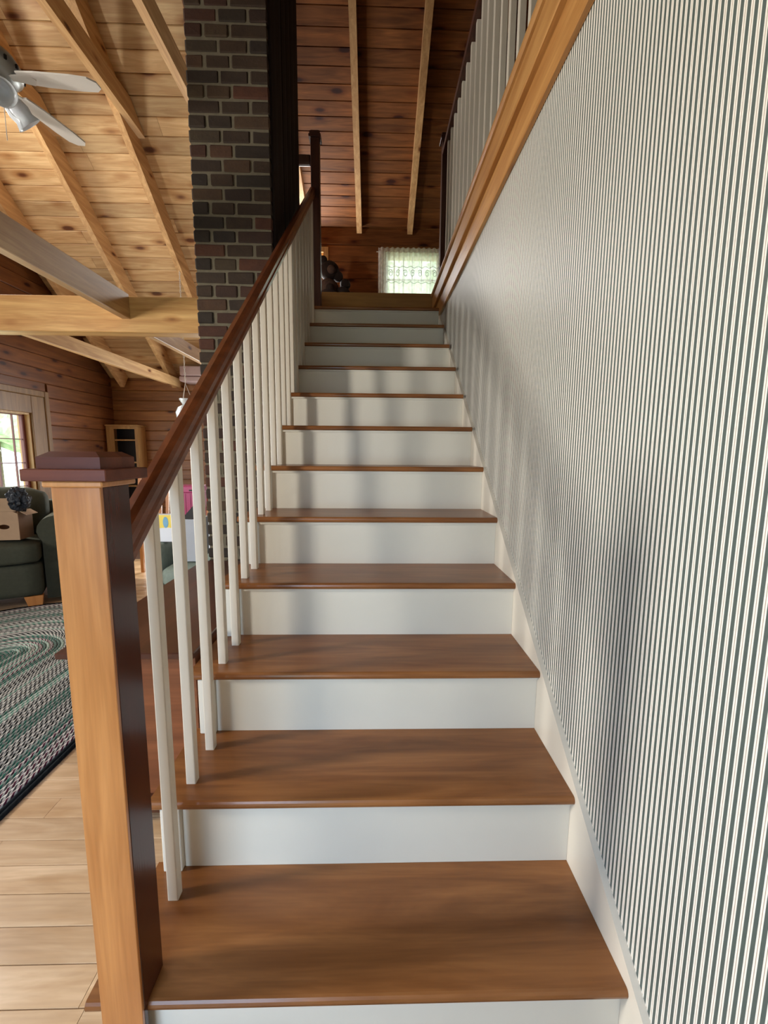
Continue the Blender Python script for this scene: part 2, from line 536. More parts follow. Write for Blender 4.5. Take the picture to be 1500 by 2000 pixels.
def window(name, x, y0, y1, z0, z1, nv, nh, ystart=None, ystep=None, zstep=None, casing=True):
    """window set in the left wall (plane x), as a structure with frame, sash, muntins, pane"""
    w = bpy.data.objects.new(name, None); w.location = (x, (y0 + y1) / 2, z0); COL.objects.link(w); w['kind'] = 'structure'
    bm = bmesh.new()
    for a in ((y0, y1, z0, z0 + .03), (y0, y1, z1 - .03, z1), (y0, y0 + .03, z0 + .03, z1 - .03), (y1 - .03, y1, z0 + .03, z1 - .03)):
        add_box(bm, x - .13, x - .004, *a)
    obj('window_frame', bm, 'light_oak', w)
    a0, a1, c0, c1 = y0 + .03, y1 - .03, z0 + .03, z1 - .03
    bm = bmesh.new()
    for a in ((a0, a1, c0, c0 + .04), (a0, a1, c1 - .012, c1), (a0, a0 + .04, c0 + .04, c1 - .012), (a1 - .04, a1, c0 + .04, c1 - .012)):
        add_box(bm, x - .085, x - .05, *a, bev=.003)
    obj('sash', bm, 'maroon', w)
    yy = [a0 + .04 + (a1 - a0 - .08) * (i + 1) / (nv + 1) for i in range(nv)] if ystart is None else [ystart - i * ystep for i in range(nv)]
    zz = [c1 - .012 - (i + 1) * zstep for i in range(nh)]
    for q in yy:
        obj('muntin', box(x - .075, x - .06, q - .007, q + .007, c0 + .04, c1 - .012), 'maroon', w)
    for q in zz:
        obj('muntin', box(x - .074, x - .061, a0 + .04, a1 - .04, q - .005, q + .005), 'maroon', w)
    obj('pane', box(x - .069, x - .066, a0 + .04, a1 - .04, c0 + .04, c1 - .012), 'glass', w)
    if casing:
        bm = bmesh.new()
        add_box(bm, x, x + .02, y1 - .012, y1 + .17, z0 - .1, z1 + .17, bev=.004)
        add_box(bm, x, x + .02, y0 - .17, y0 + .012, z0 - .1, z1 + .17, bev=.004)
        add_box(bm, x, x + .0195, y0 + .012, y1 - .012, z1 - .012, z1 + .17, bev=.004)
        add_box(bm, x, x + .03, y0 + .012, y1 - .012, z0 - .1, z0 + .012, bev=.004)
        obj('casing', bm, 'casing', w)
        bm = bmesh.new()
        add_box(bm, x, x + .032, y1 + .1705, y1 + .235, z0 - .1, z1 + .235, bev=.006)
        add_box(bm, x, x + .032, y0 - .235, y1 + .17, z1 + .1705, z1 + .235, bev=.006)
        obj('casing_edge', bm, 'casing', w)
    return w
window('window_1', XL, *WIN1, nv=5, nh=4, ystart=4.565, ystep=.205, zstep=.243)
window('window_2', XL, *WIN2, nv=1, nh=3, zstep=.24)
window('window_6', XL, *WIN3, nv=3, nh=2, zstep=.2)

# ---- far wall of the living room with a garden door behind the chimney
bm = bmesh.new()
add_box(bm, XL - .14, -2.42, YW, YW + .14, -.15, 2.2); add_box(bm, -1.68, 1.7, YW, YW + .14, -.15, 2.25); add_box(bm, -2.42, -1.68, YW, YW + .14, 2.02, 2.2)
wf = struct('wall_far', bm, 'pine_wall_x')
z = 0.0
while z < 2.15:
    z1 = min(z + .135, 2.17)
    for a, b_ in (((XL + .017, -2.5),) if z < 2.04 else ((XL + .017, -1.7),)):
        pr = [(z + .002, YW - .001), (z1 - .002, YW - .001), (z1 - .002, YW - .010), (z1 - .008, YW - .016), (z + .008, YW - .016), (z + .002, YW - .010)]
        obj('wall_board', prism(pr, a, b_, lambda p, q, d: (d, q, p)), 'pine_wall_x', wf)
    z += .135
dr = bpy.data.objects.new('door_1', None); dr.location = (-2.05, YW, 0); COL.objects.link(dr); dr['kind'] = 'structure'
bm = bmesh.new()
for a in ((-2.42, -2.36, 0, 2.02), (-1.74, -1.68, 0, 2.02), (-2.36, -1.74, 1.95, 2.02), (-2.36, -1.74, 0, .12)):
    add_box(bm, a[0], a[1], YW + .04, YW + .1, a[2], a[3])
obj('door_frame', bm, 'white', dr)
obj('pane', box(-2.36, -1.74, YW + .068, YW + .072, .12, 1.95), 'glass', dr)

# ---- wall behind the camera with its glazed entry
YB = -.64
bm = bmesh.new()
add_box(bm, XL - .14, -1.56, YB - .1, YB, -.15, 5.2); add_box(bm, -.72, 1.7, YB - .1, YB, -.15, 5.2)
add_box(bm, -1.56, -.72, YB - .1, YB, -.15, .18); add_box(bm, -1.56, -.72, YB - .1, YB, 1.88, 5.2)
struct('wall_back', bm, 'plaster')
wb = bpy.data.objects.new('window_3', None); wb.location = (-1.14, YB - .05, .18); COL.objects.link(wb); wb['kind'] = 'structure'
bm = bmesh.new()
for a in ((-1.56, -1.5, .18, 1.88), (-.78, -.72, .18, 1.88), (-1.5, -.78, .18, .24), (-1.5, -.78, 1.82, 1.88)):
    add_box(bm, a[0], a[1], YB - .09, YB - .01, a[2], a[3])
obj('window_frame', bm, 'white', wb)
obj('pane', box(-1.5, -.78, YB - .052, YB - .048, .24, 1.82), 'glass', wb)
# ---- hall wall far right on the upper floor
struct('wall_hall', box(1.62, 1.72, -2.7, YW + .1, -.15, 7.0), 'hallshade')

# ---- main roof ceiling over the living room: backing + boards + rafters
bm = prism([(YW + .2, roof(YW + .2) + .03), (YR, roof(YR) + .03), (-2.75, 4.15), (-2.75, 4.35), (YR, roof(YR) + .25), (YW + .2, roof(YW + .2) + .25)], XL - .2, -1.79, YZ)
ce = struct('ceiling', bm, 'base')
c_, s_ = 1 / math.sqrt(1 + .75 ** 2), .75 / math.sqrt(1 + .75 ** 2)
def slope_board(sl, zw, s0, s1, x0, x1, mat, parent, name='ceiling_board'):
    """board on a roof slope; s measured along the slope from the far wall up"""
    c, s = 1 / math.sqrt(1 + sl * sl), sl / math.sqrt(1 + sl * sl)
    def f(p, q, d): return (d, YW - p * c - q * s, zw + p * s - q * c)
    pr = [(s0 + .001, -.002), (s1 - .001, -.002), (s1 - .001, .010), (s1 - .006, .016), (s0 + .006, .016), (s0 + .001, .010)]
    return obj(name, prism(pr, x0, x1, f), mat, parent)
s = 0.0
while s < 4.6:
    x = XL + .005
    cuts = [XL + .005] + ([random.uniform(-3.6, -2.2)] if random.random() < .6 else []) + [-1.81]
    for a, b_ in zip(cuts, cuts[1:]):
        slope_board(.75, 2.176 + .025, s, s + .128, a + .001, b_ - .001, 'pine_x', ce)
    s += .128
def rafter(sl, zw, x, w, d, s0, s1, parent, mat='rafter'):
    c, sn = 1 / math.sqrt(1 + sl * sl), sl / math.sqrt(1 + sl * sl)
    def f(p, q, dd): return (dd, YW - p * c - q * sn, zw + p * sn - q * c)
    pr = [(s0, .0165), (s1, .0165), (s1, d), (s0, d)]
    return obj('rafter', prism(pr, x - w / 2, x + w / 2, f), mat, parent)
for x in (-3.86, -3.17, -2.48):
    rafter(.75, 2.176 + .025, x, .052, .20, .02, 6.2, ce)

# ---- stairwell dormer ceiling
bm = prism([(YW + .2, dorm(YW + .2) + .03), (1.6, dorm(1.6) + .03), (YR, roof(YR) + .03), (-2.75, 4.15), (-2.75, 4.35), (YR, roof(YR) + .25), (1.6, dorm(1.6) + .25), (YW + .2, dorm(YW + .2) + .25)], -1.79, 1.75, YZ)
cd = struct('ceiling_dormer', bm, 'base')
s = 0.0
while s < 4.4:
    slope_board(.5, 4.15 + .025, s, s + .137, -1.775, 1.615, 'dormer', cd)
    s += .137
for x in (-1.37, -.686, -.022, .66, 1.3):
    rafter(.5, 4.15 + .025, x, .066, .145, .018, 5.1, cd)
# cheek wall between the two roofs
struct('wall_cheek', prism([(YW, roof(YW) - .02), (YR, roof(YR)), (1.6, dorm(1.6)), (YW, dorm(YW))], -1.808, -1.778, YZ), 'pine_wall_y')
# ---- gable-end far wall upstairs with its window
WU = (-.34, .40, 2.95, 3.85)
bm = bmesh.new()
add_box(bm, -1.78, -1.62, YW, YW + .14, ZL - .25, 4.35); add_box(bm, -1.16, WU[0], YW, YW + .14, ZL - .25, 4.35); add_box(bm, WU[1], 1.72, YW, YW + .14, ZL - .25, 4.35)
add_box(bm, WU[0], WU[1], YW, YW + .14, ZL - .25, WU[2]); add_box(bm, WU[0], WU[1], YW, YW + .14, WU[3], 4.35)
add_box(bm, -1.62, -1.16, YW, YW + .14, ZL - .25, WU[2]); add_box(bm, -1.62, -1.16, YW, YW + .14, WU[3], 4.35)
wu = struct('wall_upper', bm, 'pine_wall_x')
z = ZL
while z < 4.14:
    z1 = min(z + .21, 4.15)
    segs = ((-1.775, -1.66), (-1.12, WU[0] - .06), (WU[1] + .06, 1.615)) if (z1 > WU[2] - .06 and z < WU[3] + .06) else ((-1.775, 1.615),)
    for a, b_ in segs:
        pr = [(z + .002, YW - .001), (z1 - .002, YW - .001), (z1 - .002, YW - .010), (z1 - .008, YW - .016), (z + .008, YW - .016), (z + .002, YW - .010)]
        obj('wall_board', prism(pr, a, b_, lambda p, q, d: (d, q, p)), 'dormer', wu)
    z += .21
def upper_window(name, x0, x1, z0, z1, nv):
    w = bpy.data.objects.new(name, None); w.location = ((x0 + x1) / 2, YW, z0); COL.objects.link(w); w['kind'] = 'structure'
    bm = bmesh.new()
    for a in ((x0, x0 + .035, z0, z1), (x1 - .035, x1, z0, z1), (x0 + .035, x1 - .035, z0, z0 + .035), (x0 + .035, x1 - .035, z1 - .035, z1)):
        add_box(bm, a[0], a[1], YW + .005, YW + .13, a[2], a[3])
    obj('window_frame', bm, 'light_oak', w)
    bm = bmesh.new()
    for a in ((x0 - .06, x0 + .005, z0 - .06, z1 + .06), (x1 - .005, x1 + .06, z0 - .06, z1 + .06), (x0 + .005, x1 - .005, z0 - .06, z0 + .005), (x0 + .005, x1 - .005, z1 - .005, z1 + .06)):
        add_box(bm, a[0], a[1], YW - .02, YW - .001, a[2], a[3])
    obj('casing', bm, 'light_oak', w)
    for i in range(nv):
        q = x0 + (x1 - x0) * (i + 1) / (nv + 1)
        obj('muntin', box(q - .007, q + .007, YW + .05, YW + .07, z0 + .035, z1 - .035), 'maroon', w)
    obj('muntin', box(x0 + .035, x1 - .035, YW + .05, YW + .07, (z0 + z1) / 2 + .13, (z0 + z1) / 2 + .15), 'maroon', w)
    obj('pane', box(x0 + .035, x1 - .035, YW + .072, YW + .076, z0 + .035, z1 - .035), 'glass', w)
upper_window('window_4', WU[0], WU[1], WU[2], WU[3], 5)
upper_window('window_5', -1.62, -1.16, WU[2], WU[3], 2)

# ================================================================== staircase
st = thing('staircase', (-.5, Y0, 0), 'staircase with brown wooden treads and white painted risers beside the striped wall', 'staircase')
TL = -1.015                          # left end of the treads
for i in range(1, 13):
    yn = Y0 + (i - 1) * G; zt = i * R
    ye = Y0 + i * G + N + .012 if i < 12 else Y0 + 12 * G + N
    pr = []
    r = T / 2
    for k in range(7):
        a = PI / 2 + PI * k / 6
        pr.append((yn + r * .8 + math.cos(a) * r * .8, zt - r + math.sin(a) * r))
    pr = [(ye, zt)] + pr + [(ye, zt - T)]
    obj('tread', prism(pr, TL, -.0004, YZ), 'tread', st)
    # cove moulding under the nosing
    obj('cove_moulding', box(-.934, -.0005, yn + N - .007, yn + N - .0002, zt - T - .009, zt - T - .0003), 'white', st)
for i in range(1, 13):
    yr = Y0 + (i - 1) * G + N; zb = (i - 1) * R if i > 1 else 0.0
    obj('riser', box(-.9455, -.0005, yr, yr + .0125, zb + .0004, i * R - T - .0003), 'white', st)
    # end board of the open string, proud of the riser
    obj('bracket_board', box(-.991, -.946, yr - .015, yr + .012, zb + .0004, i * R - T - .0003, bev=.002), 'white', st)
obj('riser', box(-.998, .014, Y0 + 12 * G + N, Y0 + 12 * G + N + .02, 12 * R - .0, ZL - .0), 'trim_x', st)['label'] = 'top riser of bare golden pine'
# wall skirt board, raked
K = R / G
pts = [(.40, 0.0), (.40, .025), (Y0 + 12 * G, K * (Y0 + 12 * G) - .296), (Y0 + 12 * G, K * (Y0 + 12 * G) - .62), (.82, 0.0)]
obj('skirt_board', prism([(Y0 - .27, .0), (Y0 - .27, K * (Y0 - .27) - .296), (3.40, min(2.225, K * 3.40 - .296)), (3.40, 2.0), (.87, .0)], .0, .0148, YZ), 'whitec', st)
# outer string: stepped board under the tread ends
pts = [(Y0 + N, 0.0)]
for i in range(1, 13):
    yr = Y0 + (i - 1) * G + N + .0125
    pts += [(yr, (i - 1) * R if i > 1 else 0), (yr, i * R - T - .0005)]
pts += [(Y0 + 12 * G + N, 12 * R - T - .0005), (Y0 + 12 * G + N, 12 * R - .35), (Y0 + .55, 0.0)]
pts = pts[1:]
obj('outer_string', prism(pts, -.9965, -.977, YZ), 'white', st)

# ================================================================== stair railing
NX0, NX1, NY0, NY1 = -.973, -.9, .661, .739
NXC = (NX0 + NX1) / 2
sr = thing('stair_railing', (NXC, .70, 0), 'stair railing with cherry handrail, square newel posts and white balusters on the left', 'railing')
bm = bmesh.new()
# the newel is notched over tread and riser: front part to the floor, rear part on the tread
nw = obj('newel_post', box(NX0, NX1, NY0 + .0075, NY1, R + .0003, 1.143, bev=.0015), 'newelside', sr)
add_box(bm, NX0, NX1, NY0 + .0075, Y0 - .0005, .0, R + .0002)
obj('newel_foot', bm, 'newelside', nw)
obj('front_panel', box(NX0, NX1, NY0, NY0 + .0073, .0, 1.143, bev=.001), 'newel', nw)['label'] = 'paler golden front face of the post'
def bevel_slab(x0, x1, y0, y1, z0, z1, inset, zb):
    bm = bmesh.new()
    lo = [(x0, y0), (x1, y0), (x1, y1), (x0, y1)]
    a = [bm.verts.new((p, q, z0)) for p, q in lo]
    b = [bm.verts.new((p, q, zb)) for p, q in lo]
    hi = [(x0 + inset, y0 + inset), (x1 - inset, y0 + inset), (x1 - inset, y1 - inset), (x0 + inset, y1 - inset)]
    c = [bm.verts.new((p, q, z1)) for p, q in hi]
    bm.faces.new(a); bm.faces.new(c)
    for A, B in ((a, b), (b, c)):
        for i in range(4):
            bm.faces.new((A[i], A[(i + 1) % 4], B[(i + 1) % 4], B[i]))
    return bm
obj('collar_moulding', box(NX0 - .008, NX1 + .008, NY0 - .008, NY1 + .008, 1.1432, 1.1525, bev=.002), 'newel', nw)
obj('cap', box(NX0 - .031, NX1 + .020, NY0 - .017, NY1 + .024, 1.1527, 1.1705, bev=.0012), 'cherry', nw)
obj('cap_block', bevel_slab(NX0 - .017, NX1 + .004, NY0 - .002, NY1 + .014, 1.1707, 1.1965, .013, 1.188), 'cherry', nw)
# handrail: moulded profile swept along the rake
RX, RW, RH = -.9375, .042, .061
def rail_prof():
    w = RW / 2
    return [(-w * .86, 0), (w * .86, 0), (w, .004), (w, .019), (w * .80, .026), (w * .80, .031), (w, .038), (w * .98, .050), (w * .72, .059), (0, .0615), (-w * .72, .059), (-w * .98, .050), (-w, .038), (-w * .80, .031), (-w * .80, .026), (-w, .019), (-w, .004)]
ZR = .408                            # rail underside: z = ZR + K*y
def rail_map(p, q, d): return (RX + p, d, ZR + K * d + q)
YT = 3.423
obj('handrail', prism(rail_prof(), NY1 + .0005, YT - .0005, rail_map), 'rail', sr)
ROS = obj('rail_rosette', prism([(p * 1.25, q * 1.15 - .004) for p, q in rail_prof()], NY1 + .0002, NY1 + .006, rail_map), 'rail', sr)
# balusters
def baluster(y, zb):
    zt = ZR + K * y - .0
    w = .0118
    bm = bmesh.new()
    lo = [(-w, -w), (w, -w), (w, w), (-w, w)]
    a = [bm.verts.new((RX + p, y + q, zb + .0004)) for p, q in lo]
    b = [bm.verts.new((RX + p, y + q, ZR + K * (y + q) - .0004)) for p, q in lo]
    bm.faces.new(list(reversed(a))); bm.faces.new(b)
    for i in range(4): bm.faces.new((a[i], a[(i + 1) % 4], b[(i + 1) % 4], b[i]))
    es = [e for e in bm.edges if abs(e.verts[0].co.z - e.verts[1].co.z) > .2]
    bmesh.ops.bevel(bm, geom=es, offset=.0022, segments=2, profile=.5, affect='EDGES')
    return bm
ys = [(.875, 1)]
for i in range(2, 13):
    ys += [(Y0 + (i - 1) * G + .071, i), (Y0 + (i - 1) * G + .195, i)]
for yb, i in ys:
    if yb > YT - .03: continue
    obj('baluster', baluster(yb, i * R), 'whitec', sr)
# upper newel on the top tread
UX0, UX1 = -.948, -.885
un = obj('newel_post', box(UX0, UX1, YT, YT + .066, 12 * R + .0004, 3.425, bev=.0025), 'darkpost', sr)
obj('cap', box(UX0 - .012, UX1 + .012, YT - .012, YT + .078, 3.4252, 3.445, bev=.002), 'darkpost', un)
obj('cap_block', bevel_slab(UX0 - .006, UX1 + .006, YT - .006, YT + .072, 3.4452, 3.475, .01, 3.463), 'darkpost', un)

# short guard rail from the newel to the chimney
gr = thing('guard_rail', (-1.2, 3.46, 2.28), 'short dark guard rail between the upper newel post and the chimney', 'railing')
obj('handrail', box(-1.70, UX0 - .0005, YT + .012, YT + .054, 3.262, 3.325, bev=.01, seg=2), 'darkpost', gr)
struct('trim_4', box(-1.77, -1.018, 3.44, 3.69, 2.25, ZL), 'trim_x')
b0 = None
for k in range(4):
    b0_ = obj('baluster', box(-1.12 - k * .13, -1.10 - k * .13, YT + .023, YT + .043, ZL + .0005, 3.2615), 'whitec', gr)

# ================================================================== guard railing of the upper hall (right)
hr = thing('hall_railing', (.035, 2.0, ZL), 'upper hall railing with white balusters and dark handrail above the striped wall', 'railing')
HX = .033
obj('handrail', prism([(-.028, 0), (.028, 0), (.031, .012), (.026, .02), (.030, .034), (.02, .05), (-.02, .05), (-.030, .034), (-.026, .02), (-.031, .012)], YB0, 3.4495, lambda p, q, d: (HX + p, d, 3.352 + q)), 'darkpost', hr)
src = obj('baluster', box(HX - .0125, HX + .0125, -.0125, .0125, ZL + .0004, 3.3516, bev=.002), 'whitec', hr, local=False)
src.data.name = 'hall_baluster'
yb = 3.40 - .085
first = True
while yb > -.4:
    if first:
        src.location.y += yb; first = False
    else:
        c = clone(src, hr); c.location.y = src.location.y + (yb - (3.40 - .085))
    yb -= .1205
hn = obj('newel_post', box(.004, .064, 3.45, 3.515, ZL + .0004, 3.452, bev=.0025), 'darkpost', hr)
obj('cap', box(-.010, .078, 3.436, 3.529, 3.4522, 3.472, bev=.002), 'darkpost', hn)
obj('cap_block', bevel_slab(-.004, .072, 3.442, 3.523, 3.4722, 3.50, .01, 3.49), 'darkpost', hn)

# ================================================================== chimney
CX0, CX1, CY0, CY1 = -1.418, -1.016, 2.42, 3.25
ch = thing('chimney', ((CX0 + CX1) / 2, 2.8, 0), 'tall square chimney of old brown brick with pale mortar behind the stair railing', 'chimney')
ZCT = 5.4
obj('mortar_core', box(CX0 + .006, CX1 - .006, CY0 + .006, CY1, 0, ZCT), 'mortar', ch)
brick_mesh = {}
def brick(w, d, h, jit):
    key = (round(w, 3), round(d, 3), jit)
    if key not in brick_mesh:
        bm = box(-w / 2, w / 2, 0, d, 0, h, bev=.005)
        rnd = random.Random(hash(key) & 0xffff)
        for v in bm.verts:
            v.co += Vector((rnd.uniform(-1, 1), rnd.uniform(-1, 1), rnd.uniform(-1, 1))) * .0016
        me = bpy.data.meshes.new('brick'); bm.to_mesh(me); bm.free()
        me.materials.append(M['brick'])
        brick_mesh[key] = me
    return brick_mesh[key]
CW = CX1 - CX0
ra = [(0, .385), (.412, .748), (.785, 1)]
rb = [(0, .205), (.245, .528), (.56, 1)]
nc = 0
zc = .004
org = worg(ch)
while zc < 4.7:
    for a, b_ in (ra if nc % 2 else rb):
        w = (b_ - a) * CW
        me = brick(w, .1, .0555, random.randint(0, 3))
        o = bpy.data.objects.new('brick', me)
        o.location = Vector((CX0 + (a + b_) / 2 * CW, CY0 + random.uniform(-.002, .003), zc)) - org
        o.rotation_euler = (0, 0, random.uniform(-.006, .006))
        link(o, ch)
    zc += .0667; nc += 1
# dark slab covering the chimney's stair side, built as rough timber boards
tm = thing('timber_slab', (-1.005, 2.9, 0), 'rough dark timber slab covering the stair side of the chimney', 'timber')
bm = bmesh.new()
y = 2.44
for k in range(6):
    w = .135
    pr = [(-1.0145, y + .001), (-1.002 + random.uniform(-.003, .002), y + .004), (-1.000 + random.uniform(-.003, .003), y + w * .5), (-1.002 + random.uniform(-.003, .002), y + w - .004), (-1.0145, y + w - .001)]
    b_ = prism(pr, 0.002, 5.38, XY)
    obj('timber_board', b_, 'timber', tm)
    y += w

# ================================================================== beams and joists of the living room
YH0, YH1 = 2.985, 3.10
o = obj('header_beam', box(XL + .002, CX0 - .002, YH0, YH1, 1.966, 2.186, bev=.003), 'rafter_x', loc=(-2.7, 3.04, 1.966))
tag(o, 'thick honey pine beam running level from the left wall into the chimney', 'beam')
o = obj('ceiling_joist', box(-2.118, -2.066, YB0, YH0 - .001, 2.047, 2.20, bev=.003), 'rafter', loc=(-2.09, .7, 2.047))
tag(o, 'pine joist above the room in front, ending against the face of the thick beam', 'beam')
def joist(x, y1, label):
    o = obj('ceiling_joist', box(x - .026, x + .026, YH1 + .001, y1, 2.06, 2.175, bev=.003), 'rafter', loc=(x, 4.6, 2.06))
    return tag(o, label, 'beam')
joist(-3.125, YW - .018, 'long pine joist behind the thick beam, above the window and bookcase corner')
joist(-2.185, YW - .018, 'short visible pine joist behind the thick beam, beside the chimney')
def tie(x, y1, label):
    o = obj('collar_tie', prism([(YB0, 3.78), (4.035, 3.78), (3.825, 3.935), (YB0, 3.935)], x - .028, x + .028, YZ), 'rafter', loc=(x, 1.4, 3.78))
    return tag(o, label, 'beam')
tie(-2.425, 4.03, 'high collar tie crossing behind the ceiling fan blades')
tie(-1.865, 4.03, 'high collar tie whose end disappears behind the chimney')
tie(-3.115, 4.03, 'high collar tie at the far upper left beyond the fan')
# boards above the garden door, its cool daylight put into their pale mauve colour
o = thing('pale_beam', (-2.95, 6.14, 2.13), 'double board beam, coloured pale mauve for the cool daylight on it, high on the far wall behind the pendant chain', 'beam')
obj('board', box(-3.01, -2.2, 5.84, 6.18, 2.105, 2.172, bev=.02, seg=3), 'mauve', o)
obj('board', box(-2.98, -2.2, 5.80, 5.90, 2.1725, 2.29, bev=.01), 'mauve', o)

# ================================================================== ceiling fan
FX, FY, FZ = -2.10, 2.07, 2.75
fan = thing('ceiling_fan', (FX, FY, FZ), 'white ceiling fan with five blades and a glass light kit at the upper left', 'ceiling fan')
bm = add_lathe(bmesh.new(), [(.02, .10), (.06, .095), (.10, .075), (.118, .045), (.118, .015), (.095, -.005), (.06, -.015)], (FX, FY, FZ), 28)
mo = obj('motor_housing', bm, 'fanmetal', fan, smooth=True)
for k in range(16):
    a = 2 * PI * k / 16
    obj('vent_slot', box(-.006, .006, -.004, .004, -.008, .008), 'black', mo, local=True).location = Vector((math.cos(a) * .1185, math.sin(a) * .1185, .03))
    mo.children[-1].rotation_euler = (0, 0, a)
obj('downrod', add_tube(bmesh.new(), [(FX, FY, FZ + .09), (FX, FY, roof(FY) - .03)], .012, 10), 'fanwhite', fan)
obj('canopy', add_lathe(bmesh.new(), [(.06, 0), (.055, .04), (.02, .075), (.013, .09)][::-1], (FX, FY, roof(FY) - .16), 20), 'fanwhite', fan, smooth=True)
BL = .43
def blade_mesh():
    bm = bmesh.new()
    pts = [(.125, -.040), (.20, -.052), (.34, -.056), (.405, -.050), (BL, -.022), (BL, .022), (.405, .050), (.34, .056), (.20, .052), (.125, .040)]
    return add_prism(bm, pts, -.003, .003, lambda p, q, d: (p, q * math.cos(.2) - d * math.sin(.2), q * math.sin(.2) + d * math.cos(.2)))
bl = None
for k in range(5):
    a = math.radians(5.5 + 69.5 * k) if k < 2 else math.radians(5.5 + 72 * k)
    if bl is None:
        bl = obj('blade', blade_mesh(), 'fanwhite', fan, local=True)
        ir = obj('blade_iron', add_prism(bmesh.new(), [(.085, -.014), (.125, -.02), (.165, -.03), (.185, 0), (.165, .03), (.125, .02), (.085, .014)], -.007, -.0035, lambda p, q, d: (p, q, d)), 'fanwhite', bl, local=True)
        b = bl
    else:
        b = clone(bl, fan); i2 = clone(ir, b)
    b.rotation_euler = (0, 0, a)
lk = obj('light_kit', add_lathe(bmesh.new(), [(.055, -.016), (.06, -.03), (.045, -.05), (.02, -.06)], (FX, FY, FZ), 20), 'fanwhite', fan, smooth=True)
for k in range(4):
    a = math.radians(-35 + 90 * k)
    dx, dy = math.cos(a), math.sin(a)
    ax = (dx * .72, dy * .72, -.7)
    c = (FX + dx * .05, FY + dy * .05, FZ - .04)
    obj('lamp_shade', add_lathe(bmesh.new(), [(.013, 0), (.022, .015), (.04, .04), (.045, .065), (.04, .09), (.052, .115), (.049, .115), (.036, .09), (.038, .06), (.01, .02)], c, 20, ax), 'shade_glass', fan, smooth=True)
obj('pull_chain', add_tube(bmesh.new(), [(FX + .03, FY + .03, FZ - .055), (FX + .03, FY + .03, FZ - .23)], .0016, 6), 'fanwhite', fan)

# second chain hanging from the rafter near the header beam (part of the pendant)
PX, PY = -2.48, 4.765
pe = thing('pendant_lamp', (PX, PY, 1.55), 'white pendant lamp hanging on a chain, mostly hidden behind the handrail', 'lamp')
bm = bmesh.new()
zt = 3.045
zz = 1.915
k = 0
while zz < zt:
    d = (.006, 0, 0) if k % 2 else (0, .006, 0)
    pts = []
    for q in range(8):
        a = 2 * PI * q / 8
        pts.append((PX + math.cos(a) * d[0], PY + math.cos(a) * d[1], zz + .016 + math.sin(a) * .018))
    add_tube(bm, pts, .0024, 5, closed=True)
    zz += .029; k += 1
obj('chain', bm, 'fanwhite', pe)
for k in range(3):
    a = 2 * PI * k / 3 + .5
    obj('hanging_wire', add_tube(bmesh.new(), [(PX, PY, 1.9155), (PX + math.cos(a) * .06, PY + math.sin(a) * .06, 1.742)], .0024, 6), 'fanwhite', pe)
obj('shade_holder', add_lathe(bmesh.new(), [(.07, 1.755), (.068, 1.742), (.045, 1.709), (.04, 1.693)], (PX, PY, 0), 20), 'shade_glass', pe, smooth=True)
obj('globe', add_lathe(bmesh.new(), [(.04, 1.692), (.085, 1.666), (.11, 1.612), (.10, 1.558), (.05, 1.514), (.001, 1.503)], (PX, PY, 0), 22), 'shade_glass', pe, smooth=True)

# ================================================================== bookcase in the far corner
bk = thing('bookcase', (-3.9, 6.05, 0), 'narrow light oak bookcase with open shelves in the far left corner', 'bookcase')
bx0, bx1, by0, by1, bz = -4.06, -3.655, 5.96, 6.18, 1.53
obj('side_panel', box(bx0, bx0 + .02, by0 + .015, by1, 0, bz), 'light_oak', bk)
obj('side_panel', box(bx1 - .02, bx1, by0 + .015, by1, 0, bz), 'light_oak', bk)
obj('back_panel', box(bx0 + .02, bx1 - .02, by1 - .012, by1, 0, bz - .02), 'black', bk)  # black for the shade inside the open shelves
bm = bmesh.new()
add_box(bm, bx0, bx0 + .10, by0, by0 + .015, 0, bz); add_box(bm, bx1 - .03, bx1, by0, by0 + .015, 0, bz); add_box(bm, bx0 + .10, bx1 - .03, by0, by0 + .015, bz - .035, bz)
obj('face_frame', bm, 'light_oak', bk)
obj('top', box(bx0 - .005, bx1 + .02, by0 - .02, by1, bz + .0002, bz + .02, bev=.004), 'light_oak', bk)
for zz in (.08, .40, .72, 1.04, 1.34):
    obj('shelf', box(bx0 + .02, bx1 - .02, by0 + .02, by1 - .013, zz, zz + .018), 'light_oak', bk)

# ================================================================== dark green sofa, angled in the corner
SO = Vector((-3.04, 3.30, .013)); SANG = math.radians(30)
sofa = thing('sofa', SO, 'dark green upholstered sofa under the window at the left edge', 'sofa', rot=SANG)
def cushion(x0, x1, y0, y1, z0, z1, bev, puff=0.0):
    bm = box(x0, x1, y0, y1, z0, z1)
    bmesh.ops.subdivide_edges(bm, edges=bm.edges[:], cuts=5, use_grid_fill=True)
    cx, cy, cz = (x0 + x1) / 2, (y0 + y1) / 2, (z0 + z1) / 2
    hx, hy, hz = (x1 - x0) / 2, (y1 - y0) / 2, (z1 - z0) / 2
    for v in bm.verts:
        u, w, t_ = (v.co.x - cx) / hx, (v.co.y - cy) / hy, (v.co.z - cz) / hz
        rr = bev
        # round the edges
        p = Vector((u * hx, w * hy, t_ * hz))
        q = Vector((max(-hx + rr, min(hx - rr, p.x)), max(-hy + rr, min(hy - rr, p.y)), max(-hz + rr, min(hz - rr, p.z))))
        d = p - q
        if d.length > rr: d = d.normalized() * rr
        pf = puff * (1 - u * u) * (1 - w * w)
        v.co = Vector((cx, cy, cz)) + q + d + Vector((0, 0, pf * t_))
    return bm
obj('seat_base', cushion(-.72, 0, .0, .70, .075, .325, .02), 'sofa', sofa, local=True, smooth=True)
obj('seat_cushion', cushion(-.72, .0, -.025, .50, .328, .495, .045, .015), 'sofa', sofa, local=True, smooth=True)
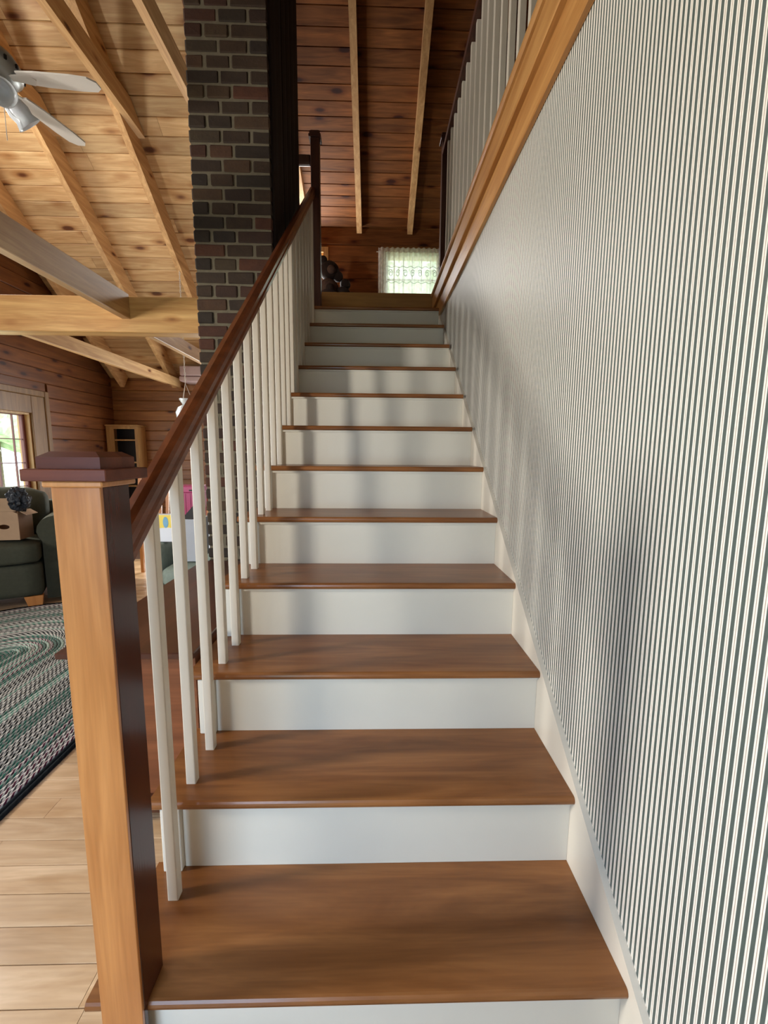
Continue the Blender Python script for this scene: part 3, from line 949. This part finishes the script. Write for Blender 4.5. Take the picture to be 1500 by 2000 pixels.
# rolled arm
pr = [(.012, .02), (.20, .02), (.20, .50)]
for k in range(11):
    a = -PI * .15 + PI * 1.3 * k / 10
    pr.append((.105 + math.cos(a) * .125, .565 + math.sin(a) * .115))
pr.append((.012, .48))
obj('arm', prism(pr, .10, .72, XZ), 'sofa', sofa, local=True, smooth=False)
obj('backrest', cushion(-.72, .20, .60, .74, .08, .76, .04), 'sofa', sofa, local=True, smooth=True)
obj('back_cushion', cushion(-.70, .03, .44, .62, .50, .86, .085, .03), 'sofa', sofa, local=True, smooth=True)
obj('foot', prism([(-.10, .0), (-.012, .0), (-.002, .074), (-.12, .074)], .01, .07, XZ), 'chairwood', sofa, local=True)
obj('foot', prism([(-.70, .0), (-.62, .0), (-.60, .074), (-.71, .074)], .01, .07, XZ), 'chairwood', sofa, local=True)

# cardboard box on the sofa seat
cb = thing('cardboard_box', (-3.30, 3.33, .531), 'open cardboard box with a hand hole sitting on the green sofa', 'box', rot=math.radians(8))
w2, d2, h2 = .145, .085, .215
def wall_with_hole():
    bm = bmesh.new()
    # front wall ring around an oval hand hole
    hx, hz, rx, rz = .045, .10, .038, .018
    out, inn = [], []
    n = 24
    for k in range(n):
        a = 2 * PI * k / n
        c, s = math.cos(a), math.sin(a)
        t = min(((w2 - hx) if c > 0 else (w2 + hx)) / max(abs(c), 1e-6), ((h2 - hz) if s > 0 else hz) / max(abs(s), 1e-6))
        out.append((hx + c * t, hz + s * t)); inn.append((hx + c * rx, hz + s * rz))
    for d in (-d2, -d2 + .005):
        pass
    O = [[bm.verts.new((p, d, q)) for p, q in out] for d in (-d2, -d2 + .005)]
    I = [[bm.verts.new((p, d, q)) for p, q in inn] for d in (-d2, -d2 + .005)]
    for k in range(n):
        j = (k + 1) % n
        bm.faces.new((O[0][k], O[0][j], I[0][j], I[0][k]))
        bm.faces.new((O[1][k], I[1][k], I[1][j], O[1][j]))
        bm.faces.new((I[0][k], I[0][j], I[1][j], I[1][k]))
        bm.faces.new((O[0][k], O[1][k], O[1][j], O[0][j]))
    return bm
obj('front_wall', wall_with_hole(), 'card', cb, local=True)
obj('side_wall', box(w2 - .005, w2, -d2 + .0055, d2, 0, h2), 'carddark', cb, local=True)
obj('side_wall', box(-w2, -w2 + .005, -d2 + .0055, d2, 0, h2), 'card', cb, local=True)
obj('back_wall', box(-w2 + .005, w2 - .005, d2 - .005, d2, 0, h2), 'carddark', cb, local=True)
obj('bottom', box(-w2 + .005, w2 - .005, -d2 + .0055, d2 - .0055, 0, .005), 'carddark', cb, local=True)
fp = obj('flap', prism([(-d2, h2 + .001), (-d2 - .012, h2 + .10), (-d2 - .008, h2 + .101), (-d2 + .004, h2 + .001)], -w2 + .01, w2 - .01, YZ), 'card', cb, local=True)
obj('flap', prism([(w2 - .004, h2 + .001), (w2 + .05, h2 - .03), (w2 + .053, h2 - .027), (w2, h2 + .005)], -d2 + .02, d2 - .02, XZ), 'card', cb, local=True)
# crumpled dark plastic bag on the box
pb = bmesh.new()
bmesh.ops.create_icosphere(pb, subdivisions=4, radius=1.0)
rr = random.Random(3)
from mathutils import noise as mnoise
for v in pb.verts:
    p = v.co.copy()
    f = 1 + .35 * mnoise.noise(p * 2.6) + .2 * mnoise.noise(p * 6.0 + Vector((3, 1, 2)))
    v.co = Vector((p.x * .075 * f, p.y * .06 * f, p.z * .082 * f * (1.15 if p.z > 0 else .9)))
bag = obj('plastic_bag', pb, 'blackplastic', loc=None)
bag.location = (-3.155, 3.30, .82)
tag(bag, 'crumpled dark blue black plastic bag sticking out of the cardboard box', 'bag')

# ================================================================== braided rug
rug = thing('braided_rug', (-2.65, 1.4, 0), 'large oval braided rug in green, burgundy, grey and cream on the wooden floor', 'rug')
RC, RYT, RYB = -2.65, 2.46, .35
cols = {'g': srgb(44, 104, 88), 'l': srgb(118, 160, 142), 'b': srgb(88, 40, 58), 'd': srgb(26, 30, 32), 'y': srgb(84, 84, 82), 'e': srgb(70, 110, 98)}
seq = 'ggglgglylbglbgglyddyylyydyygllydydygegeydydyegbgybybdd'
DR = .0185
nr = len(seq)
def coil(rad, w):
    bm = bmesh.new()
    uvl = bm.loops.layers.uv.new('UVMap')
    path = []
    ns = max(10, int(rad * 60))
    step = .05
    n1 = int((RYT - RYB) / .12)
    for k in range(n1): path.append((RC + rad, RYB + (RYT - RYB) * k / n1))
    for k in range(ns): a = PI * k / ns; path.append((RC + rad * math.cos(a), RYT + rad * math.sin(a)))
    for k in range(n1): path.append((RC - rad, RYT - (RYT - RYB) * k / n1))
    for k in range(ns): a = PI + PI * k / ns; path.append((RC + rad * math.cos(a), RYB + rad * math.sin(a)))
    n = len(path)
    prof = [(-w / 2, .002, -1), (-w * .3, .0105, -.6), (0, .0125, 0), (w * .3, .0105, .6), (w / 2, .002, 1)]
    rings, L = [], [0]
    for i in range(n):
        p = Vector(path[i]); a = Vector(path[i - 1]); b = Vector(path[(i + 1) % n])
        d = (b - a).normalized(); nm = Vector((d.y, -d.x))
        rings.append([bm.verts.new((p.x + nm.x * o, p.y + nm.y * o, h)) for o, h, _ in prof])
        L.append(L[-1] + (Vector(path[(i + 1) % n]) - p).length)
    for i in range(n):
        A, B = rings[i], rings[(i + 1) % n]
        for k in range(4):
            f = bm.faces.new((A[k], A[k + 1], B[k + 1], B[k]))
            f.smooth = True
            uv = [(L[i], prof[k][2]), (L[i], prof[k + 1][2]), (L[i + 1], prof[k + 1][2]), (L[i + 1], prof[k][2])]
            for lp, q in zip(f.loops, uv): lp[uvl].uv = q
    return bm
rng = random.Random(5)
for k, c in enumerate(seq):
    rad = .012 + k * DR * (.95 / (.012 + nr * DR) if False else 1.0) * (.95 / (nr * DR))
    o = obj('braid', coil(rad, .95 / nr * 1.04), 'braid', rug, smooth=True)
    q = cols[c]
    alpha = {'g': .3, 'l': .7, 'b': .75, 'd': .65, 'y': .85, 'e': .45}[c]
    if k > nr - 3: alpha = 0.0
    o.color = (q[0], q[1], q[2], alpha)

# ================================================================== low sideboard left of the stairs
sb = thing('sideboard', (-1.22, 1.8, 0), 'low dark brown wooden sideboard with overhanging top right beside the stairs', 'sideboard')
obj('top', box(-1.432, -1.022, 1.236, 2.36, .582, .602, bev=.003), 'sidetop', sb)
obj('body', box(-1.335, -1.03, 1.262, 2.34, .06, .5818), 'sideboard', sb)
obj('apron_moulding', box(-1.345, -1.026, 1.252, 1.2618, .06, .12), 'sidetop', sb)
for lx in (-1.335, -1.075):
    for ly in (1.262, 2.295):
        obj('leg', prism([(lx, ly), (lx + .045, ly), (lx + .045, ly + .045), (lx, ly + .045)], 0, .0598, XY), 'sideboard', sb)
for k in range(3):
    yy = 1.29 + k * .35
    d = obj('drawer', box(-1.349, -1.3355, yy, yy + .33, .14, .56, bev=.003), 'sideboard', sb)
    obj('knob', add_ball(bmesh.new(), (-1.362, yy + .165, .435), .013), 'black', d, smooth=True)

# ================================================================== things on the living room floor behind the railing
ac = thing('armchair', (-1.75, 3.05, 0), 'grey green armchair seen between the balusters, holding bright boxes', 'armchair')
obj('seat_base', cushion(-1.985, -1.50, 2.80, 3.36, .06, .30, .02), 'armchair', ac, smooth=True)
obj('seat_cushion', cushion(-1.88, -1.605, 2.78, 3.26, .302, .43, .04, .01), 'armchair', ac, smooth=True)
obj('arm', cushion(-1.60, -1.50, 2.78, 3.34, .301, .53, .045), 'armchair', ac, smooth=True)
obj('arm', cushion(-1.985, -1.885, 2.78, 3.34, .301, .575, .045), 'armchair', ac, smooth=True)
obj('backrest', cushion(-1.88, -1.605, 3.265, 3.42, .301, .62, .06), 'armchair', ac, smooth=True)
for lx in (-1.97, -1.56):
    for ly in (2.83, 3.28):
        obj('foot', box(lx, lx + .05, ly, ly + .05, 0, .0595), 'chairwood', ac)
yb_ = thing('game_box', (-1.86, 2.95, .57), 'yellow and white box with a pale blue oval on the armchair', 'box')
GX0, GX1, GY = -1.985, -1.80, 2.92
obj('carton', box(GX0, GX1, GY, GY + .05, .578, .765, bev=.002), 'paper', yb_)
obj('yellow_panel', prism([(GX0, .762), (GX1, .762), (GX1, .655), (-1.83, .668), (-1.86, .675), (-1.89, .677), (-1.93, .672), (GX0, .655)], GY - .0015, GY - .0005, XZ), 'yellow', yb_)
pr = [(-1.888 + math.cos(2 * PI * k / 20) * .018, .712 + math.sin(2 * PI * k / 20) * .038) for k in range(20)]
obj('blue_oval', prism(pr, GY - .003, GY - .0018, XZ), 'blueprint', yb_)
wbx = thing('white_carton', (-1.70, 3.05, .53), 'white carton with a black open lid standing on the chair seat', 'box')
obj('carton', box(-1.775, -1.655, 2.90, 3.10, .446, .735, bev=.002), 'grey', wbx)
obj('lid', prism([(-1.775, .737), (-1.655, .737), (-1.655, .875), (-1.70, .82)], 2.905, 2.91, XZ), 'black', wbx)
for q_ in (ac, yb_, wbx):
    q_.location.z += .013
# small table behind, with the pink tote and the red basket
tb = thing('side_table', (-1.85, 3.95, 0), 'small wooden table behind the armchair carrying a pink tote and a red basket', 'table')
obj('tabletop', box(-2.35, -1.55, 3.62, 4.25, .60, .63, bev=.004), 'chairwood', tb)
for lx in (-2.32, -1.62):
    for ly in (3.65, 4.18):
        obj('leg', box(lx, lx + .04, ly, ly + .04, 0, .5998), 'chairwood', tb)
pk = thing('pink_tote', (-2.03, 3.75, .63), 'pink plastic tote with a slotted lid on the small table', 'tote')
obj('body', prism([(-2.13, .631), (-1.97, .631), (-1.955, .855), (-2.145, .855)], 3.66, 3.84, XZ), 'pink', pk)
obj('lid', box(-2.155, -1.945, 3.65, 3.85, .8555, .915, bev=.01, seg=2), 'pink', pk)
obj('slot', box(-2.03, -1.985, 3.6485, 3.6495, .872, .884), 'black', pk)
for k in range(4):
    obj('rib', box(-2.115 + k * .04, -2.105 + k * .04, 3.656, 3.6595, .65, .85), 'pink', pk)
rb_ = thing('red_basket', (-1.84, 3.75, .63), 'red woven basket with a thin arched handle on the small table', 'basket')
obj('body', add_lathe(bmesh.new(), [(.06, .631), (.078, .72), (.085, .84), (.079, .84), (.055, .64)], (-1.835, 3.75, 0), 20), 'red', rb_, smooth=True)
pts = [(-1.835 + math.cos(PI * k / 10) * .08, 3.75, .835 + math.sin(PI * k / 10) * .17) for k in range(11)]
obj('handle', add_tube(bmesh.new(), pts, .005, 6), 'paper', rb_, smooth=True)
obj('cloth_lining', add_lathe(bmesh.new(), [(.079, .835), (.07, .88), (.04, .895), (.001, .90)], (-1.835, 3.75, 0), 16), 'pink', rb_, smooth=True)
# mail pieces beside the carton
ml = thing('paper_stack', (-1.55, 2.9, .53), 'leaning stack of white and grey printed papers on the armchair beside the carton', 'papers')
for k in range(5):
    obj('sheet', prism([(2.90 + k * .014, .546), (2.906 + k * .014, .546), (2.926 + k * .014, .78 - .05 * (k % 3)), (2.920 + k * .014, .78 - .05 * (k % 3))], -1.60, -1.50 + .004 * k, YZ), ('paper', 'grey')[k % 2], ml)
# wooden chair behind
wc = thing('wooden_chair', (-2.55, 4.0, 0), 'orange wooden slat back chair behind the yellow box', 'chair')
cx, cy = -2.62, 4.10
obj('seat', box(cx - .2, cx + .2, cy - .2, cy + .2, .43, .455, bev=.008), 'chairwood', wc)
for lx in (-.18, .15):
    obj('leg', box(cx + lx, cx + lx + .03, cy - .18, cy - .15, 0, .4298), 'chairwood', wc)
    obj('leg', box(cx + lx, cx + lx + .03, cy + .155, cy + .185, 0, .4298), 'chairwood', wc)
    obj('back_post', prism([(cy + .155, .4555), (cy + .185, .4555), (cy + .24, .98), (cy + .215, .98)], cx + lx, cx + lx + .03, YZ), 'chairwood', wc)
for k in range(4):
    q = cx - .125 + k * .07
    obj('slat', prism([(cy + .165, .4555), (cy + .177, .4555), (cy + .228, .93), (cy + .216, .93)], q, q + .03, YZ), 'chairwood', wc)
obj('top_rail', box(cx - .15, cx + .15, cy + .208, cy + .234, .931, .99, bev=.006), 'chairwood', wc)

# ================================================================== upstairs: curtain and plush animals
cu = thing('lace_curtain', (.03, YW - .06, 3.85), 'white lace curtain with a gathered header on the upstairs window', 'curtain')
def curtain(x0, x1, z0, z1, amp, waves, y, zfun=None):
    bm = bmesh.new()
    nx, nz = waves * 8, 10
    g = []
    for i in range(nx + 1):
        col = []
        for j in range(nz + 1):
            u, v = i / nx, j / nz
            zz = z0 + (z1 - z0) * v
            am = amp * (.45 + .55 * v)
            col.append(bm.verts.new((x0 + (x1 - x0) * u, y + math.sin(u * waves * 2 * PI) * am, zz)))
        g.append(col)
    for i in range(nx):
        for j in range(nz):
            bm.faces.new((g[i][j], g[i + 1][j], g[i + 1][j + 1], g[i][j + 1]))
    return bm
obj('lace_panel', curtain(-.43, .46, 2.98, 3.845, .012, 13, YW - .055), 'lace', cu, smooth=True)
obj('ruffle_header', curtain(-.435, .465, 3.846, 3.90, .016, 13, YW - .055), 'lace', cu, smooth=True)
obj('side_drape', curtain(-.435, -.34, 3.30, 3.845, .016, 3, YW - .085), 'lace', cu, smooth=True)
for k in range(7):
    cxx = -.27 + k * .098
    sgn = 1 if k % 2 else -1
    pts = []
    for q in range(22):
        a = q / 21 * 2 * PI * 1.35 + .6
        rr_ = .042 * (1 - q / 30)
        pts.append((cxx + sgn * math.cos(a) * rr_ * .72, YW - .072, 3.575 + math.sin(a) * rr_ * 1.15))
    obj('lace_scroll', add_tube(bmesh.new(), pts, .0032, 5), 'lacework', cu)
for zz_ in (3.46, 3.655):
    pts = [(-.33 + q * .0175, YW - .0715, zz_ + .010 * math.sin(q * 1.1)) for q in range(41)]
    obj('lace_border', add_tube(bmesh.new(), pts, .0026, 5), 'lacework', cu)
obj('curtain_rod', add_tube(bmesh.new(), [(-.46, YW - .055, 3.845), (.49, YW - .055, 3.845)], .006, 8), 'white', cu)
pl = thing('plush_bears', (-.98, 5.6, ZL), 'dark brown plush animals heaped beside the upper newel post', 'plush toy')
bm = bmesh.new()
obj('stool', add_lathe(bmesh.new(), [(.20, ZL), (.21, ZL + .03), (.19, ZL + .30), (.22, ZL + .34), (.001, ZL + .35)], (-1.0, 5.62, 0), 18), 'plush', pl, smooth=True)
for (x, yy, zz, r, m) in ((-1.03, 5.60, 3.38, .12, 'plush'), (-1.04, 5.55, 3.15, .13, 'plushlight'), (-.93, 5.60, 3.32, .065, 'plush'), (-.84, 5.60, 3.23, .065, 'plush'), (-1.02, 5.50, 3.00, .15, 'plush'), (-.87, 5.55, 3.09, .10, 'plush'), (-.76, 5.58, 3.06, .08, 'plush'), (-1.10, 5.56, 3.49, .05, 'plush'), (-1.00, 5.62, 2.90, .17, 'plush')):
    obj('plush_body', add_ball(bmesh.new(), (x, yy, zz), r, 1, 1, .95), m, pl, smooth=True)
    if r > .11: obj('muzzle', add_ball(bmesh.new(), (x + .03, yy - r * .86, zz - .02), r * .4), 'plushlight' if m == 'plush' else 'plush', pl, smooth=True)

# ================================================================== outdoors
gd = struct('ground', box(-40, 30, -30, 45, -.9, -.7), 'grass')
def tree(x, y, h, r, label):
    t = thing('tree', (x, y, -.7), label, 'tree', group='trees outside the windows')
    obj('trunk', add_tube(bmesh.new(), [(x, y, -.75), (x + .1, y, h * .35), (x + .05, y + .1, h * .6)], [r * .12, r * .09, r * .05], 8), 'bark', t)
    bm = bmesh.new()
    rg = random.Random(int(x * 10 + y * 7))
    for k in range(9):
        a = rg.uniform(0, 2 * PI); q = rg.uniform(.1, .7) * r
        res = bmesh.ops.create_icosphere(bm, subdivisions=3, radius=r * rg.uniform(.35, .6))
        c = Vector((x + math.cos(a) * q, y + math.sin(a) * q, h * rg.uniform(.35, .95)))
        for v in res['verts']:
            v.co = c + v.co * (1 + .35 * mnoise.noise(v.co * 3 + c))
    obj('crown', bm, 'outgreen', t)
for x, y, h, r, lb in ((-11.6, 12.0, 3.4, 1.5, 'pale leafy tree outside the left window, the nearest to its glass'),
                       (-15.5, 17.6, 5.0, 2.2, 'rounded tree far outside the left window, behind the nearer one'),
                       (-18.5, 12.6, 4.6, 2.0, 'broad tree far outside the left window, leftmost of the trees'),
                       (.6, 16.0, 9.5, 2.3, 'tall pale tree outside the lace curtained upstairs window'),
                       (-4.8, 18.0, 9.0, 2.4, 'tall tree outside, left of the lace curtained upstairs window')):
    tree(x, y, h, r, lb)
